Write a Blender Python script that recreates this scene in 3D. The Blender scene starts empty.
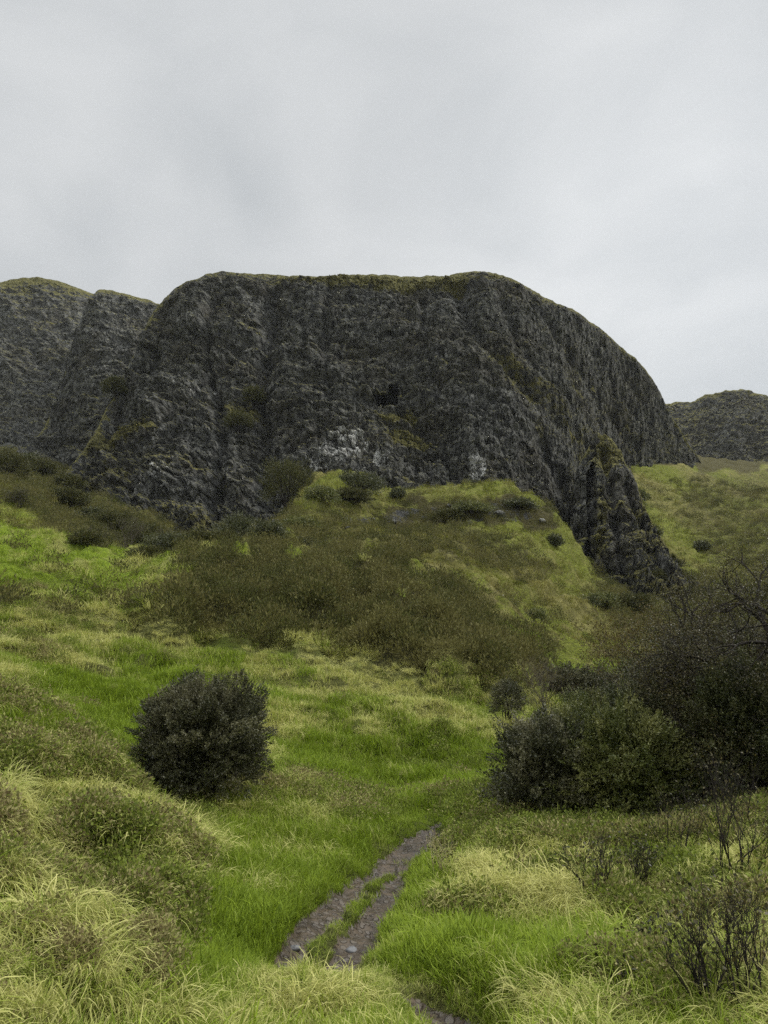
import bpy, math, random
import numpy as np
R = math.radians
rng = np.random.default_rng(7); random.seed(7)
C = bpy.context.scene
COL = C.collection

# ------------------------------------------------------------------ camera model
F = 804.0; PITCH = R(9.7); EYE = 1.65; W, H = 768, 1024
cp, sp = math.cos(PITCH), math.sin(PITCH)
SC = 1.3                                   # metres per profile unit
def ae(px, py):                            # pixel -> (X/Y, (Z-eye)/Y)
    x = (np.asarray(px, float)-384)/F; u = (512-np.asarray(py, float))/F
    d = cp-u*sp
    return x/d, (sp+u*cp)/d
def e2py(e): return 512-F*np.tan(np.arctan(e)-PITCH)
def proj(X, Y, Z):
    dz = Z-EYE; depth = Y*cp+dz*sp; up = -Y*sp+dz*cp
    return 384+F*X/depth, 512-F*up/depth

# ------------------------------------------------------------------ noise
_N = 4096
_perm = rng.permutation(_N).astype(np.int32); _val = rng.uniform(-1, 1, _N).astype(np.float32)
def n2(x, y, s=0):
    x = np.asarray(x, np.float32)+s*17.3; y = np.asarray(y, np.float32)+s*9.1
    xi = np.floor(x); yi = np.floor(y); fx = x-xi; fy = y-yi
    xi = xi.astype(np.int32); yi = yi.astype(np.int32); M = _N-1
    fx = fx*fx*fx*(fx*(fx*6-15)+10); fy = fy*fy*fy*(fy*(fy*6-15)+10)
    a = _perm[(yi+s*131) & M]; b = _perm[(yi+1+s*131) & M]
    v00 = _val[_perm[(xi+a) & M]]; v10 = _val[_perm[(xi+1+a) & M]]
    v01 = _val[_perm[(xi+b) & M]]; v11 = _val[_perm[(xi+1+b) & M]]
    return (v00*(1-fx)+v10*fx)*(1-fy)+(v01*(1-fx)+v11*fx)*fy
def fbm(x, y, o=4, s=0, g=.5, rot=True):
    t = 0; a = 1; n = 0
    for i in range(o):
        t = t+a*n2(x, y, s+i); n += a; a *= g
        x, y = (x*1.64-y*1.22, x*1.22+y*1.64) if rot else (x*2.03, y*2.03)
    return t/n*1.4
def ridged(x, y, o=4, s=0):
    t = 0; a = 1; n = 0
    for i in range(o):
        t = t+a*(1-np.abs(n2(x, y, s+i))*2); n += a; a *= .5
        x, y = x*2.03, y*2.03
    return t/n
def blocks(x, y, s=0):
    """jointed rock: (value per block, distance to the joint)"""
    xi = np.floor(x).astype(np.int32); yi = np.floor(y).astype(np.int32); M = _N-1
    f1 = np.full(x.shape, 9., np.float32); f2 = f1.copy(); val = np.zeros(x.shape, np.float32)
    for dx in (-1, 0, 1):
        for dy in (-1, 0, 1):
            h = _perm[(xi+dx+_perm[(yi+dy+s*57) & M]) & M]
            d_ = np.maximum(np.abs(xi+dx+.5+.42*_val[h]-x), np.abs(yi+dy+.5+.42*_val[(h+77) & M]-y)).astype(np.float32)
            nw = d_ < f1; f2 = np.where(nw, f1, np.minimum(f2, d_)); val = np.where(nw, _val[(h+991) & M], val); f1 = np.where(nw, d_, f1)
    return val, f2-f1
def sm(a, b, x):
    t = np.clip((x-a)/(b-a), 0, 1); return t*t*(3-2*t)
def pchip(xs, ys, x):
    xs = np.asarray(xs, float); ys = np.asarray(ys, float); x = np.asarray(x, float)
    h = np.diff(xs); d = np.diff(ys)/h; m = np.zeros(len(xs)); m[0] = d[0]; m[-1] = d[-1]
    for i in range(1, len(xs)-1):
        m[i] = (d[i-1]*h[i]+d[i]*h[i-1])/(h[i-1]+h[i])
        if d[i-1]*d[i] <= 0: m[i] *= .25
    k = np.clip(np.searchsorted(xs, x)-1, 0, len(h)-1); t = np.clip((x-xs[k])/h[k], 0, 1)
    return ((2*t**3-3*t**2+1)*ys[k]+(t**3-2*t**2+t)*h[k]*m[k]+(-2*t**3+3*t**2)*ys[k+1]+(t**3-t**2)*h[k]*m[k+1])
def polydist(px, py, poly):                # signed distance, negative inside
    poly = np.asarray(poly, float); d = np.full(px.shape, 1e9, np.float32); ins = np.zeros(px.shape, bool)
    for i in range(len(poly)):
        a = poly[i-1]; b = poly[i]; e = b-a; L = (e*e).sum()
        t = np.clip(((px-a[0])*e[0]+(py-a[1])*e[1])/L, 0, 1)
        d = np.minimum(d, np.hypot(px-a[0]-t*e[0], py-a[1]-t*e[1]))
        if a[1] != b[1]:
            c = ((a[1] > py) != (b[1] > py)) & (px < (b[0]-a[0])*(py-a[1])/(b[1]-a[1])+a[0]); ins ^= c
    return np.where(ins, -d, d)
def blob(px, py, cx, cy, rx, ry, ang=0, soft=.5):
    c, s = math.cos(R(ang)), math.sin(R(ang)); dx = px-cx; dy = py-cy
    r = np.hypot((dx*c+dy*s)/rx, (-dx*s+dy*c)/ry)
    return 1-sm(1-soft, 1+soft, r)

# ------------------------------------------------------------------ mesh helpers
def tag(o, label=None, cat=None, group=None, kind=None):
    for k, v in (('label', label), ('category', cat), ('group', group), ('kind', kind)):
        if v: o[k] = v
    return o
def link(o, parent=None):
    COL.objects.link(o)
    if parent: o.parent = parent
    return o
def mesh(name, V, Fc, mat=None, smooth=True, attrs=None):
    me = bpy.data.meshes.new(name); V = np.asarray(V, np.float32); Fc = np.asarray(Fc, np.int32)
    k = Fc.shape[1]
    me.vertices.add(len(V)); me.vertices.foreach_set('co', V.ravel())
    me.loops.add(Fc.size); me.loops.foreach_set('vertex_index', Fc.ravel())
    me.polygons.add(len(Fc)); me.polygons.foreach_set('loop_start', np.arange(len(Fc), dtype=np.int32)*k)
    me.polygons.foreach_set('use_smooth', np.full(len(Fc), smooth))
    for n, a in (attrs or {}).items():
        at = me.attributes.new(n, 'FLOAT', 'POINT'); at.data.foreach_set('value', np.asarray(a, np.float32).ravel())
    me.update(calc_edges=True)
    if mat: me.materials.append(mat)
    return me
def obj(name, V, Fc, mat, parent=None, smooth=True, attrs=None):
    return link(bpy.data.objects.new(name, mesh(name, V, Fc, mat, smooth, attrs)), parent)
def gridfaces(nr, nc):
    i = np.arange((nr-1)*nc).reshape(nr-1, nc)[:, :-1].ravel()
    return np.stack([i, i+1, i+nc+1, i+nc], 1)
def compact(V, Fc, attrs):
    u, inv = np.unique(Fc.ravel(), return_inverse=True)
    return V[u], inv.reshape(Fc.shape), {k: a.ravel()[u] for k, a in attrs.items()}

# ------------------------------------------------------------------ materials
class NT:
    def __init__(s, name):
        s.m = bpy.data.materials.new(name); s.m.use_nodes = True; s.t = s.m.node_tree; s.t.nodes.clear()
        s.out = s.n('ShaderNodeOutputMaterial')
    def n(s, typ, **kw):
        n = s.t.nodes.new(typ)
        for k, v in kw.items(): setattr(n, k, v)
        return n
    def l(s, a, b): s.t.links.new(a, b)
    def set(s, sock, v):
        if isinstance(v, bpy.types.NodeSocket): s.l(v, sock)
        elif v is not None:
            if isinstance(v, (tuple, list)) and len(v) == 3 and sock.type == 'RGBA': v = (*v, 1)
            sock.default_value = v
    def attr(s, name, typ='GEOMETRY'):
        n = s.n('ShaderNodeAttribute', attribute_name=name, attribute_type=typ); return n.outputs['Fac']
    def mix(s, f, a, b):
        n = s.n('ShaderNodeMix', data_type='RGBA'); s.set(n.inputs[0], f); s.set(n.inputs[6], a); s.set(n.inputs[7], b); return n.outputs[2]
    def math(s, op, a, b=None, c=None, clamp=False):
        n = s.n('ShaderNodeMath', operation=op, use_clamp=clamp); s.set(n.inputs[0], a)
        if b is not None: s.set(n.inputs[1], b)
        if c is not None: s.set(n.inputs[2], c)
        return n.outputs[0]
    def rng(s, x, a, b, c=0., d=1., smooth=True):
        n = s.n('ShaderNodeMapRange', interpolation_type='SMOOTHSTEP' if smooth else 'LINEAR')
        for i, v in enumerate((x, a, b, c, d)): s.set(n.inputs[i], v)
        return n.outputs[0]
    def pos(s, scale=(1, 1, 1)):
        if not hasattr(s, '_g'): s._g = s.n('ShaderNodeNewGeometry')
        n = s.n('ShaderNodeVectorMath', operation='MULTIPLY'); s.l(s._g.outputs['Position'], n.inputs[0]); n.inputs[1].default_value = scale
        return n.outputs[0]
    def noise(s, vec, scale, detail=5, rough=.55, dist=0):
        n = s.n('ShaderNodeTexNoise'); s.l(vec, n.inputs['Vector']); n.inputs['Scale'].default_value = scale
        n.inputs['Detail'].default_value = detail; n.inputs['Roughness'].default_value = rough; n.inputs['Distortion'].default_value = dist
        return n.outputs['Fac']
    def voro(s, vec, scale, feature='F1', out='Distance'):
        n = s.n('ShaderNodeTexVoronoi', feature=feature); s.l(vec, n.inputs['Vector']); n.inputs['Scale'].default_value = scale; return n.outputs[out]
    def bump(s, h, dist, strength=1., nrm=None):
        n = s.n('ShaderNodeBump'); s.set(n.inputs['Height'], h); n.inputs['Distance'].default_value = dist; n.inputs['Strength'].default_value = strength
        if nrm: s.l(nrm, n.inputs['Normal'])
        return n.outputs['Normal']
    def bsdf(s, col, rough=.8, nrm=None, spec=.3):
        n = s.n('ShaderNodeBsdfPrincipled'); s.set(n.inputs['Base Color'], col); s.set(n.inputs['Roughness'], rough)
        s.set(n.inputs['Specular IOR Level'], spec)
        if nrm: s.l(nrm, n.inputs['Normal'])
        s.l(n.outputs[0], s.out.inputs[0]); return n
    def leafy(s, col, tr=.3, rough=.55, spec=.25):
        b = s.bsdf(col, rough, None, spec); t = s.n('ShaderNodeBsdfTranslucent'); s.set(t.inputs[0], col)
        m = s.n('ShaderNodeMixShader'); m.inputs[0].default_value = tr
        s.l(b.outputs[0], m.inputs[1]); s.l(t.outputs[0], m.inputs[2]); s.l(m.outputs[0], s.out.inputs[0])

GREEN = (.27, .36, .028); GREEN2 = (.15, .215, .024); STRAW = (.46, .45, .15); OLIVE = (.20, .23, .045)
BROWN = (.115, .085, .034); HUMUS = (.045, .038, .018); ROCK = (.075, .078, .078)

def mat_ground():
    m = NT('turf'); p = m.pos()
    n1 = m.noise(p, .55, 6, .6); n2_ = m.noise(p, 4.0, 5, .65); n3 = m.noise(p, 23., 4, .7)
    strw = m.attr('straw'); brn = m.attr('brown'); rk = m.attr('rock'); far = m.attr('far'); lush = m.attr('lush')
    g = m.mix(m.rng(n2_, .3, .7), GREEN2, GREEN); g = m.mix(lush, m.mix(m.rng(n2_, .35, .65), (.09, .10, .022), (.23, .26, .035)), g)
    s_ = m.mix(m.rng(n3, .3, .7), OLIVE, STRAW); s_ = m.mix(lush, m.mix(m.rng(n1, .35, .65), (.13, .11, .045), (.26, .24, .08)), s_)
    f = m.math('ADD', strw, m.math('MULTIPLY', m.math('SUBTRACT', n1, .5), 1.4))
    f = m.math('ADD', f, m.math('MULTIPLY', m.math('SUBTRACT', n3, .5), .9), clamp=True)
    col = m.mix(m.rng(f, .15, .9), g, s_)
    fb = m.math('ADD', brn, m.math('MULTIPLY', m.math('SUBTRACT', m.noise(p, 1.3, 6, .7), .5), 1.5))
    col = m.mix(m.rng(fb, .3, .75), col, m.mix(m.rng(n2_, .35, .65), (.045, .042, .018), (.13, .115, .045)))
    near = m.math('MULTIPLY', m.math('SUBTRACT', 1., far), .75)       # soil and thatch between the tufts
    col = m.mix(near, col, m.mix(m.rng(n3, .4, .7), HUMUS, (.06, .085, .02)))
    fr = m.math('ADD', rk, m.math('MULTIPLY', m.math('SUBTRACT', m.noise(p, .5, 8, .7), .5), 1.6))
    col = m.mix(m.rng(fr, .5, .62), col, m.mix(m.rng(n2_, .4, .62), (.04, .04, .04), (.14, .14, .135)))
    b = m.bump(m.noise(p, .9, 8, .75), 1.0, .9); b = m.bump(n3, .06, .6, b)
    m.bsdf(col, .9, b, .1); return m.m
def mat_rock():
    m = NT('basalt'); p = m.pos((1, 1, 1.35))
    a = m.noise(p, .045, 6, .6); b = m.noise(p, .35, 8, .72); c = m.noise(p, 1.6, 6, .7); v = m.voro(m.pos((1, 1, .45)), .55)
    col = m.mix(m.rng(b, .36, .66), (.044, .045, .041), (.265, .265, .240))
    col = m.mix(m.math('MULTIPLY', m.rng(a, .45, .65), .5), col, (.085, .074, .050))
    veg = m.attr('veg'); pale = m.attr('pale')
    g = m._g; sx = m.n('ShaderNodeSeparateXYZ'); m.l(g.outputs['Normal'], sx.inputs[0])
    up = m.rng(sx.outputs[2], .38, .80)
    fv = m.math('ADD', m.math('ADD', m.math('MULTIPLY', veg, 1.15), m.math('MULTIPLY', up, .56)), m.math('MULTIPLY', m.math('SUBTRACT', b, .5), 1.7))
    fv = m.math('ADD', fv, m.math('MULTIPLY', m.math('SUBTRACT', a, .5), .8))
    vc = m.mix(m.rng(c, .35, .65), (.085, .084, .030), (.29, .265, .085))
    col = m.mix(m.rng(fv, .46, .66), col, vc)
    fp = m.math('ADD', pale, m.math('MULTIPLY', m.math('SUBTRACT', m.noise(m.pos((1, 1, .5)), .5, 6, .75), .5), 2.2))
    col = m.mix(m.rng(fp, .55, .72), col, (.62, .62, .58))
    # scattered pale lichen flecks
    fl = m.rng(m.noise(m.pos((1, 1, .55)), .9, 4, .65), .66, .73)
    col = m.mix(m.math('MULTIPLY', fl, .55), col, (.30, .30, .28))
    bb = m.bump(b, 2.4, 1.); bb = m.bump(c, .9, .9, bb); bb = m.bump(v, 2., .6, bb)
    m.bsdf(col, .85, bb, .2); return m.m
def mat_path():
    m = NT('wet_mud_and_stone'); p = m.pos()
    v = m.voro(p, 13.); n = m.noise(p, 6., 6, .7); c = m.voro(p, 13., out='Color')
    st = m.rng(m.math('ADD', m.math('MULTIPLY', v, 1.), m.math('MULTIPLY', n, -.6)), .05, .22, 1., 0.)
    col = m.mix(m.rng(n, .35, .65), (.036, .025, .014), (.105, .076, .045))
    col = m.mix(m.math('MULTIPLY', st, .38), col, (.16, .145, .125))
    b = m.bump(m.math('ADD', st, n), .03, .9); b = m.bump(m.noise(p, 60, 4, .7), .006, .6, b)
    m.bsdf(col, m.rng(n, .35, .65, .25, .7), b, .5); return m.m
def mat_blade(name, g1, g2, s1, s2, rnd_amp=.5):
    m = NT(name); tone = m.attr('tone', 'INSTANCER'); r = m.attr('rnd'); h = m.attr('hh')
    f = m.math('ADD', tone, m.math('MULTIPLY', m.math('SUBTRACT', r, .5), rnd_amp))
    f = m.math('ADD', f, m.math('MULTIPLY', m.math('SUBTRACT', h, .5), .15), clamp=True)
    r2 = m.math('FRACT', m.math('MULTIPLY', r, 7.31))
    col = m.mix(m.rng(f, .2, .8), m.mix(r2, g1, g2), m.mix(r2, s1, s2))
    m.leafy(col, .28, .6, .12); return m.m
def mat_leaf(name, c1, c2, c3, spec=.3, tr=.2):
    m = NT(name); r = m.attr('rnd'); 
    o = m.noise(m.pos(), 1.6, 3, .6)
    col = m.mix(r, c1, c2); col = m.mix(m.rng(m.math('ADD', o, m.math('MULTIPLY', r, .25)), .5, .85), col, c3)
    m.leafy(col, tr, .42, spec*1.5); return m.m
def mat_bark(name, c1, c2):
    m = NT(name); n = m.noise(m.pos((1, 1, .3)), 18., 5, .7)
    m.bsdf(m.mix(m.rng(n, .3, .7), c1, c2), .9, m.bump(n, .02, .6), .15); return m.m

M_GROUND = mat_ground(); M_ROCK = mat_rock(); M_PATH = mat_path()
M_BLADE = mat_blade('grass_blades', GREEN2, GREEN, (.66, .63, .25), (.40, .41, .11))
M_HILL = mat_blade('hill_grass_blades', (.10, .115, .02), (.27, .30, .04), (.40, .38, .12), (.24, .20, .07), .7)
M_BRACKEN = mat_blade('bracken_and_heather', (.12, .13, .035), (.05, .05, .018), (.215, .200, .068), (.11, .10, .034), .5)
M_BRAMBLE = mat_blade('bramble_leaves', (.27, .33, .05), (.10, .13, .03), (.50, .46, .20), (.15, .11, .055), .8)
M_GORSE = mat_leaf('gorse_leaves', (.026, .030, .012), (.080, .084, .036), (.19, .18, .095))
M_GORSE2 = mat_leaf('gorse_leaves_olive', (.035, .046, .010), (.13, .155, .03), (.27, .27, .09))
M_TWIGLEAF = mat_leaf('autumn_leaves', (.05, .04, .015), (.12, .085, .030), (.17, .13, .04), .1)
M_HAWLEAF = mat_leaf('hawthorn_leaves', (.022, .025, .009), (.055, .056, .019), (.13, .105, .035), .3)
M_DARKLEAF = mat_leaf('evergreen_leaves', (.026, .034, .011), (.085, .10, .032), (.16, .16, .065), .3)
M_FARLEAF = mat_leaf('far_bush_leaves', (.040, .048, .014), (.085, .09, .026), (.13, .12, .04), .1)
M_BARK = mat_bark('dark_bark', (.018, .015, .012), (.06, .052, .045))
M_TWIG = mat_bark('grey_twigs', (.07, .058, .042), (.17, .15, .12))
M_DRY = mat_bark('dry_straw', (.48, .42, .2), (.62, .56, .32))

# ------------------------------------------------------------------ terrain
PR = {  # px : (z at 1.5 m, [(py, Y) ...])
 -420: (.5, [(990,3),(900,4),(800,5.5),(720,7.5),(670,10),(640,16),(600,30),(540,60),(500,90),(470,150),(440,260),(430,400)]),
 -150: (.3, [(1000,3),(900,4),(800,5.5),(720,7.5),(670,9.8),(660,16),(615,30),(545,60),(505,90),(470,150),(445,260),(440,400)]),
 0:   (.15, [(1030,3.2),(940,4.2),(850,5.6),(760,7.4),(692,9.5),(705,12),(680,15),(640,21),(600,32),(560,48),(520,80),(500,105),(478,150),(458,230),(452,400)]),
 80:  (.08, [(1030,3.4),(930,4.8),(850,6.2),(790,7.5),(738,9.2),(748,11),(724,13.5),(690,17),(650,22),(610,32),(570,50),(538,80),(520,110),(500,160),(478,240),(460,400)]),
 150: (0, [(1030,3.6),(940,4.9),(870,6.2),(812,7.6),(828,8.8),(790,10.5),(740,13.5),(700,17),(650,24),(610,34),(575,50),(555,70),(545,100),(525,150),(505,220),(480,400)]),
 200: (0, [(1030,3.7),(960,4.8),(900,6.0),(862,7),(838,8.5),(800,11),(750,13.5),(700,18),(650,26),(600,38),(560,52),(547,62),(560,90),(555,150),(530,220),(500,400)]),
 260: (0, [(1032,3.8),(960,5),(900,6.6),(850,8.6),(800,11.2),(750,14.5),(700,19),(650,27),(600,40),(560,55),(543,66),(540,80),(550,110),(540,160),(530,250),(500,400)]),
 320: (0, [(1035,3.8),(978,4.9),(965,5.5),(900,7),(850,9),(800,12),(750,15.5),(700,21),(650,30),(600,42),(560,58),(545,68),(535,75),(512,92),(482,112),(473,120),(505,160),(500,250),(500,400)]),
 352: (0, [(1035,3.8),(976,5.0),(960,5.6),(900,7.2),(850,9.5),(810,12),(760,15.5),(710,20.5),(670,27),(625,38),(575,52),(552,64),(540,80),(522,95),(497,108),(474,114),(471,120),(500,145),(503,250),(500,400)]),
 384: (0, [(1035,3.8),(975,5.0),(955,5.7),(900,7.4),(850,10),(820,12),(770,15.5),(720,20),(690,25),(640,34),(590,48),(560,60),(550,72),(538,90),(529,108),(524,114),(502,119),(489,128),(500,150),(505,250),(500,400)]),
 450: (0, [(1035,3.8),(960,5.3),(900,7.2),(850,9.6),(800,13),(750,17),(710,22),(690,27),(650,36),(610,50),(575,66),(560,80),(540,97),(529,112),(524,117),(502,121),(488,131),(503,150),(505,250),(500,400)]),
 520: (0, [(1035,3.8),(960,5.2),(900,6.8),(850,8.8),(815,11),(780,14),(740,19),(700,26),(670,35),(640,50),(600,72),(565,92),(540,108),(530,117),(525,120),(503,124),(490,134),(508,150),(515,250),(500,400)]),
 565: (0, [(1035,3.8),(960,5),(900,6.6),(850,8.6),(820,11),(790,15),(750,21),(710,30),(680,42),(650,60),(620,80),(580,105),(545,122),(523,132),(565,155),(560,220),(500,400)]),
 610: (0, [(1035,3.8),(960,5),(900,6.5),(850,8.4),(820,10.7),(795,14.5),(755,21),(715,30),(685,42),(655,62),(630,84),(600,108),(585,122),(605,145),(530,182),(478,225),(452,300),(446,400)]),
 650: (0, [(1035,3.8),(960,5),(900,6.4),(850,8.3),(820,10.5),(800,14),(760,20),(720,30),(690,42),(660,62),(635,88),(615,108),(604,130),(560,160),(505,205),(462,265),(448,330),(445,400)]),
 700: (0, [(1035,3.7),(960,4.9),(900,6.2),(850,8),(815,10.2),(800,13),(760,20),(720,32),(680,50),(640,80),(610,110),(575,150),(520,200),(474,265),(460,330),(458,400)]),
 768: (.1, [(1035,3.7),(950,4.9),(890,6.2),(840,8),(800,10.2),(780,13),(740,20),(700,32),(660,50),(620,80),(590,110),(560,150),(510,210),(475,280),(464,340),(462,400)]),
 1000:(.3, [(1020,3.7),(930,4.9),(860,6.2),(800,8),(760,10.2),(740,13),(700,20),(660,32),(620,50),(590,80),(560,110),(530,150),(490,210),(465,280),(455,340),(450,400)]),
 1300:(.5, [(1000,3.7),(900,4.9),(820,6.2),(760,8),(720,10.2),(700,13),(660,20),(620,32),(590,50),(560,80),(540,110),(510,150),(480,210),(460,280),(450,340),(440,400)]),
}
NR = 1450
LY = np.linspace(math.log(1.5), math.log(400*SC), NR); YR = np.exp(LY)
kn = sorted(PR)
PYk = []
for k in kn:
    z0, pts = PR[k]
    ys = [1.5]+[p[1]*SC for p in pts]; es = [(z0-EYE)/1.5]+[ae(k, p[0])[1] for p in pts]
    # interpolate height (not the angle) against distance so crests stay rounded
    zz = [EYE+e*y for e, y in zip(es, ys)]
    z = pchip(np.log(ys), zz, LY); PYk.append(e2py((z-EYE)/YR))
PYk = np.array(PYk)
edge = .56
AC = np.concatenate([np.linspace(-1.5, -edge, 130)[:-1], np.linspace(-edge, edge, 930), np.linspace(edge, 1.5, 130)[1:]])
NC = len(AC)
E = np.zeros((NR, NC))
for i in range(NR):
    a_, e_ = ae(np.array(kn), PYk[:, i]); E[i] = pchip(a_, e_, AC)
TY = np.repeat(YR[:, None], NC, 1); TX = AC[None, :]*TY; TZ = EYE+E*TY
PX, PY = proj(TX, TY, TZ)

# hummocks, tussocks and terraces, in metres
amp = sm(2, 7, TY)
LX, LYy = TX, TY
t = .10*fbm(LX/1.1, LYy/1.1, 4, 1)*amp + .05*fbm(LX/.32, LYy/.32, 3, 5)*amp*(1-sm(30, 60, TY))
t += .78*fbm(LX/5., LYy/5., 4, 9)*sm(9, 26, TY)
t += .36*(ridged(LX/1.5, LYy/2.1, 2, 11)-.5)*sm(15, 24, TY)*sm(110, 70, TY)
t += 1.0*fbm(LX/13., LYy/16., 4, 13)*sm(45, 90, TY)
t += .9*fbm(LX/3.2, LYy/4.2, 3, 15)*sm(38, 60, TY)*sm(400, 260, TY)
hz_ = 1-.75*sm(300, 380, PX)*sm(590, 540, PX)*sm(205, 190, TY)
t = t*(1-1.1*(1-hz_)*sm(110, 135, TY)); t += 1.3*hz_*(ridged(LX/9, LYy/7, 3, 16)-.5)*sm(90, 130, TY)
t += 2.2*fbm(LX/34., LYy/34., 5, 17)*sm(120, 240, TY)
# left bank is lumpy bramble
bank = sm(20, -40, PX-(150-(1-sm(800, 1024, PY))*60))*sm(13.5, 11.5, TY)
bank = np.clip(polydist(PX, PY, [(-900,640),(0,690),(80,738),(150,810),(205,862),(190,930),(170,1060),(-900,1060)])/-30., 0, 1)*sm(14.5, 12.5, TY)
t += bank*(.10+.30*fbm(LX/.7, LYy/.7, 3, 23)-.22*sm(.1, .5, fbm(LX/.6, LYy/.6, 2, 27)))
# grassy terraces on the hillock: soft steps
hil = sm(85, 110, TY)*sm(190, 160, TY)*sm(240, 300, PX)*sm(640, 560, PX)
st = TZ/3.4+.5*fbm(LX/18, LYy/18, 3, 31)
t += hil*2.6*(sm(.25, .75, st-np.floor(st))-(st-np.floor(st)))
# right foreground tussocks
tus = sm(420, 520, PX)*sm(4.5, 6, TY)*sm(15, 11, TY)
t += tus*.16*np.maximum(0, fbm(LX/.75, LYy/.75, 2, 35))
t += .07*blob(PX, PY, 310, 1000, 75, 25)*sm(9, 7.5, TY)
# path
def polyw(px, py, pts):
    d = np.full(px.shape, 1e9)
    for (x0, y0, w0), (x1, y1, w1) in zip(pts[:-1], pts[1:]):
        ex, ey = x1-x0, y1-y0; tt = np.clip(((px-x0)*ex+(py-y0)*ey)/(ex*ex+ey*ey), 0, 1)
        d = np.minimum(d, np.hypot(px-x0-tt*ex, (py-y0-tt*ey)*1.25)-(w0+(w1-w0)*tt))
    return d
wob = 5*fbm(LX/.35, LYy/.35, 3, 41)+4*fbm(LX/.12, LYy/.12, 2, 43)
dp = np.minimum(np.minimum(
    polyw(PX, PY, [(286,962,17),(300,935,17),(335,900,16),(370,874,11),(405,852,9),(440,829,5)]),
    polyw(PX, PY, [(338,968,19),(362,932,22),(386,900,17),(398,875,11),(410,855,10),(440,829,5)])),
    polyw(PX, PY, [(402,996,9),(432,1012,24),(490,1050,40)]))+wob
dp = np.where(TY < 22, dp, 99.)
pathm = sm(3, -5, dp)
t -= .07*pathm+.03*sm(14, 0, dp)
t += .45*(np.abs(n2(LX/1.9, LYy/2.6, 8))*2-.5)*sm(300, 400, PX+40)*sm(110, 130, TY)*sm(230, 200, TY)
_h = [(140,625),(165,590),(200,565),(262,548),(330,552),(380,556),(440,590),(490,630),(545,660),(548,690),(500,700),(440,688),(395,672),(340,655),(290,640),(240,628),(180,642)]
_hm = sm(14, -8, polydist(PX, PY, _h))*sm(26, 34, TY)*sm(112, 94, TY)
t += _hm*(2.1*np.abs(n2(LX/2., LYy/2.8, 19))+.5*np.abs(n2(LX/.7, LYy/1., 20)))
TZ = TZ+t
PX, PY = proj(TX, TY, TZ)
lim = lambda poly, w=18, s=51, sc=.03, nz=14: sm(w, -w, polydist(PX, PY, poly)+nz*fbm(PX*sc, PY*sc*1.6, 3, s))
t_h = 0
HEATH = [(140,625),(165,590),(200,565),(262,548),(330,552),(380,556),(440,590),(490,630),(545,660),(548,690),(500,700),(440,688),(395,672),(340,655),(290,640),(240,628),(180,642)]
brown = lim(HEATH, 17, 51, .035, 24)*sm(30, 38, TY)*sm(110, 92, TY)
brown = np.maximum(brown, .68*lim([(60,545),(0,505),(-100,500),(-100,440),(300,440),(280,545),(180,560),(110,552)], 8, 55)*sm(85, 110, TY))
brown = np.maximum(brown, .55*lim([(200,560),(262,548),(262,500),(420,520),(540,545),(520,575),(420,560),(330,550)], 9, 57)*sm(70, 85, TY))
brown = np.maximum(brown, .52*lim([(690,470),(1000,450),(1000,640),(700,640),(640,600),(700,560),(660,500)], 20, 59))
for b_ in [(45,715,75,26,35,.5),(110,775,60,24,40,.5),(182,865,24,60,-12,.5),(90,840,40,22,10,.5),(40,960,60,22,0,.5),(150,960,30,36,0,.5)]:
    brown = np.maximum(brown, .9*blob(PX, PY, *b_)*bank)
brown = np.maximum(brown, .6*bank*sm(.0, .5, fbm(LX/1.5, LYy/1.5, 3, 63)+.4*sm(790, 700, PY)))
brown = np.maximum(brown, .85*lim([(385,504),(450,500),(520,498),(548,508),(560,530),(545,530),(500,524),(440,527),(380,526)], 4, 91, .05, 9)*sm(100, 110, TY))
brown = np.maximum(brown, .6*lim([(380,548),(450,540),(520,545),(560,570),(520,566),(450,556)], 5, 93, .05, 9)*sm(85, 95, TY))
brown = np.maximum(brown, .85*lim([(640,440),(1200,430),(1200,474),(760,474),(700,470),(640,462)], 7, 92, .05, 12)*sm(180, 210, TY))
brown = np.maximum(brown, .7*lim([(600,560),(690,600),(720,640),(620,650),(600,610)], 10, 65))
green = np.zeros_like(PX)
for b_ in [(330,830,150,62,-12,.45),(130,705,48,46,50,.5),(50,560,120,34,20,.4),(420,905,50,34,-40,.5),(250,905,90,55,-20,.5),(180,960,40,60,0,.5),
           (470,950,80,28,0,.5),(440,770,80,40,0,.5),(620,960,70,30,0,.5),(640,860,60,24,0,.5),(330,770,90,36,0,.6),(560,640,60,50,0,.5),(60,530,80,30,15,.5),(420,500,120,12,0,.5)]:
    green = np.maximum(green, blob(PX, PY, *b_))
straw = np.clip(.60-.50*green+.75*fbm(LX/2.2, LYy/3.2, 4, 71)*sm(4, 10, TY)+.35*fbm(LX/.7, LYy/.7, 3, 75), 0, 1)
straw = np.clip(straw+.35*blob(PX, PY, 260, 655, 190, 28, 5)+.3*blob(PX, PY, 150, 600, 110, 26, 10)+.3*blob(PX, PY, 320, 990, 80, 26)+.25*bank, 0, 1)
straw = np.where(TY > 95, np.clip(.42+.4*fbm(LX/16, LYy/22, 5, 79), 0, 1), straw)
rock = np.zeros_like(PX)
for b_ in [(275,520,26,13,-25,.4),(330,545,16,8,0,.5),(498,512,46,11,6,.5),(430,514,60,9,0,.5),(500,600,22,10,20,.5),(345,494,30,8,-10,.4),(470,520,20,6,0,.4),(380,520,60,6,0,.4),(540,615,14,7,30,.5)]:
    rock = np.maximum(rock, .52*blob(PX, PY, *b_)*sm(80, 100, TY))
far = sm(26, 60, TY)
lush = 1-sm(52, 74, TY-28*sm(240, 150, PX))*(1-.25*blob(PX, PY, 60, 540, 140, 40))
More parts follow.
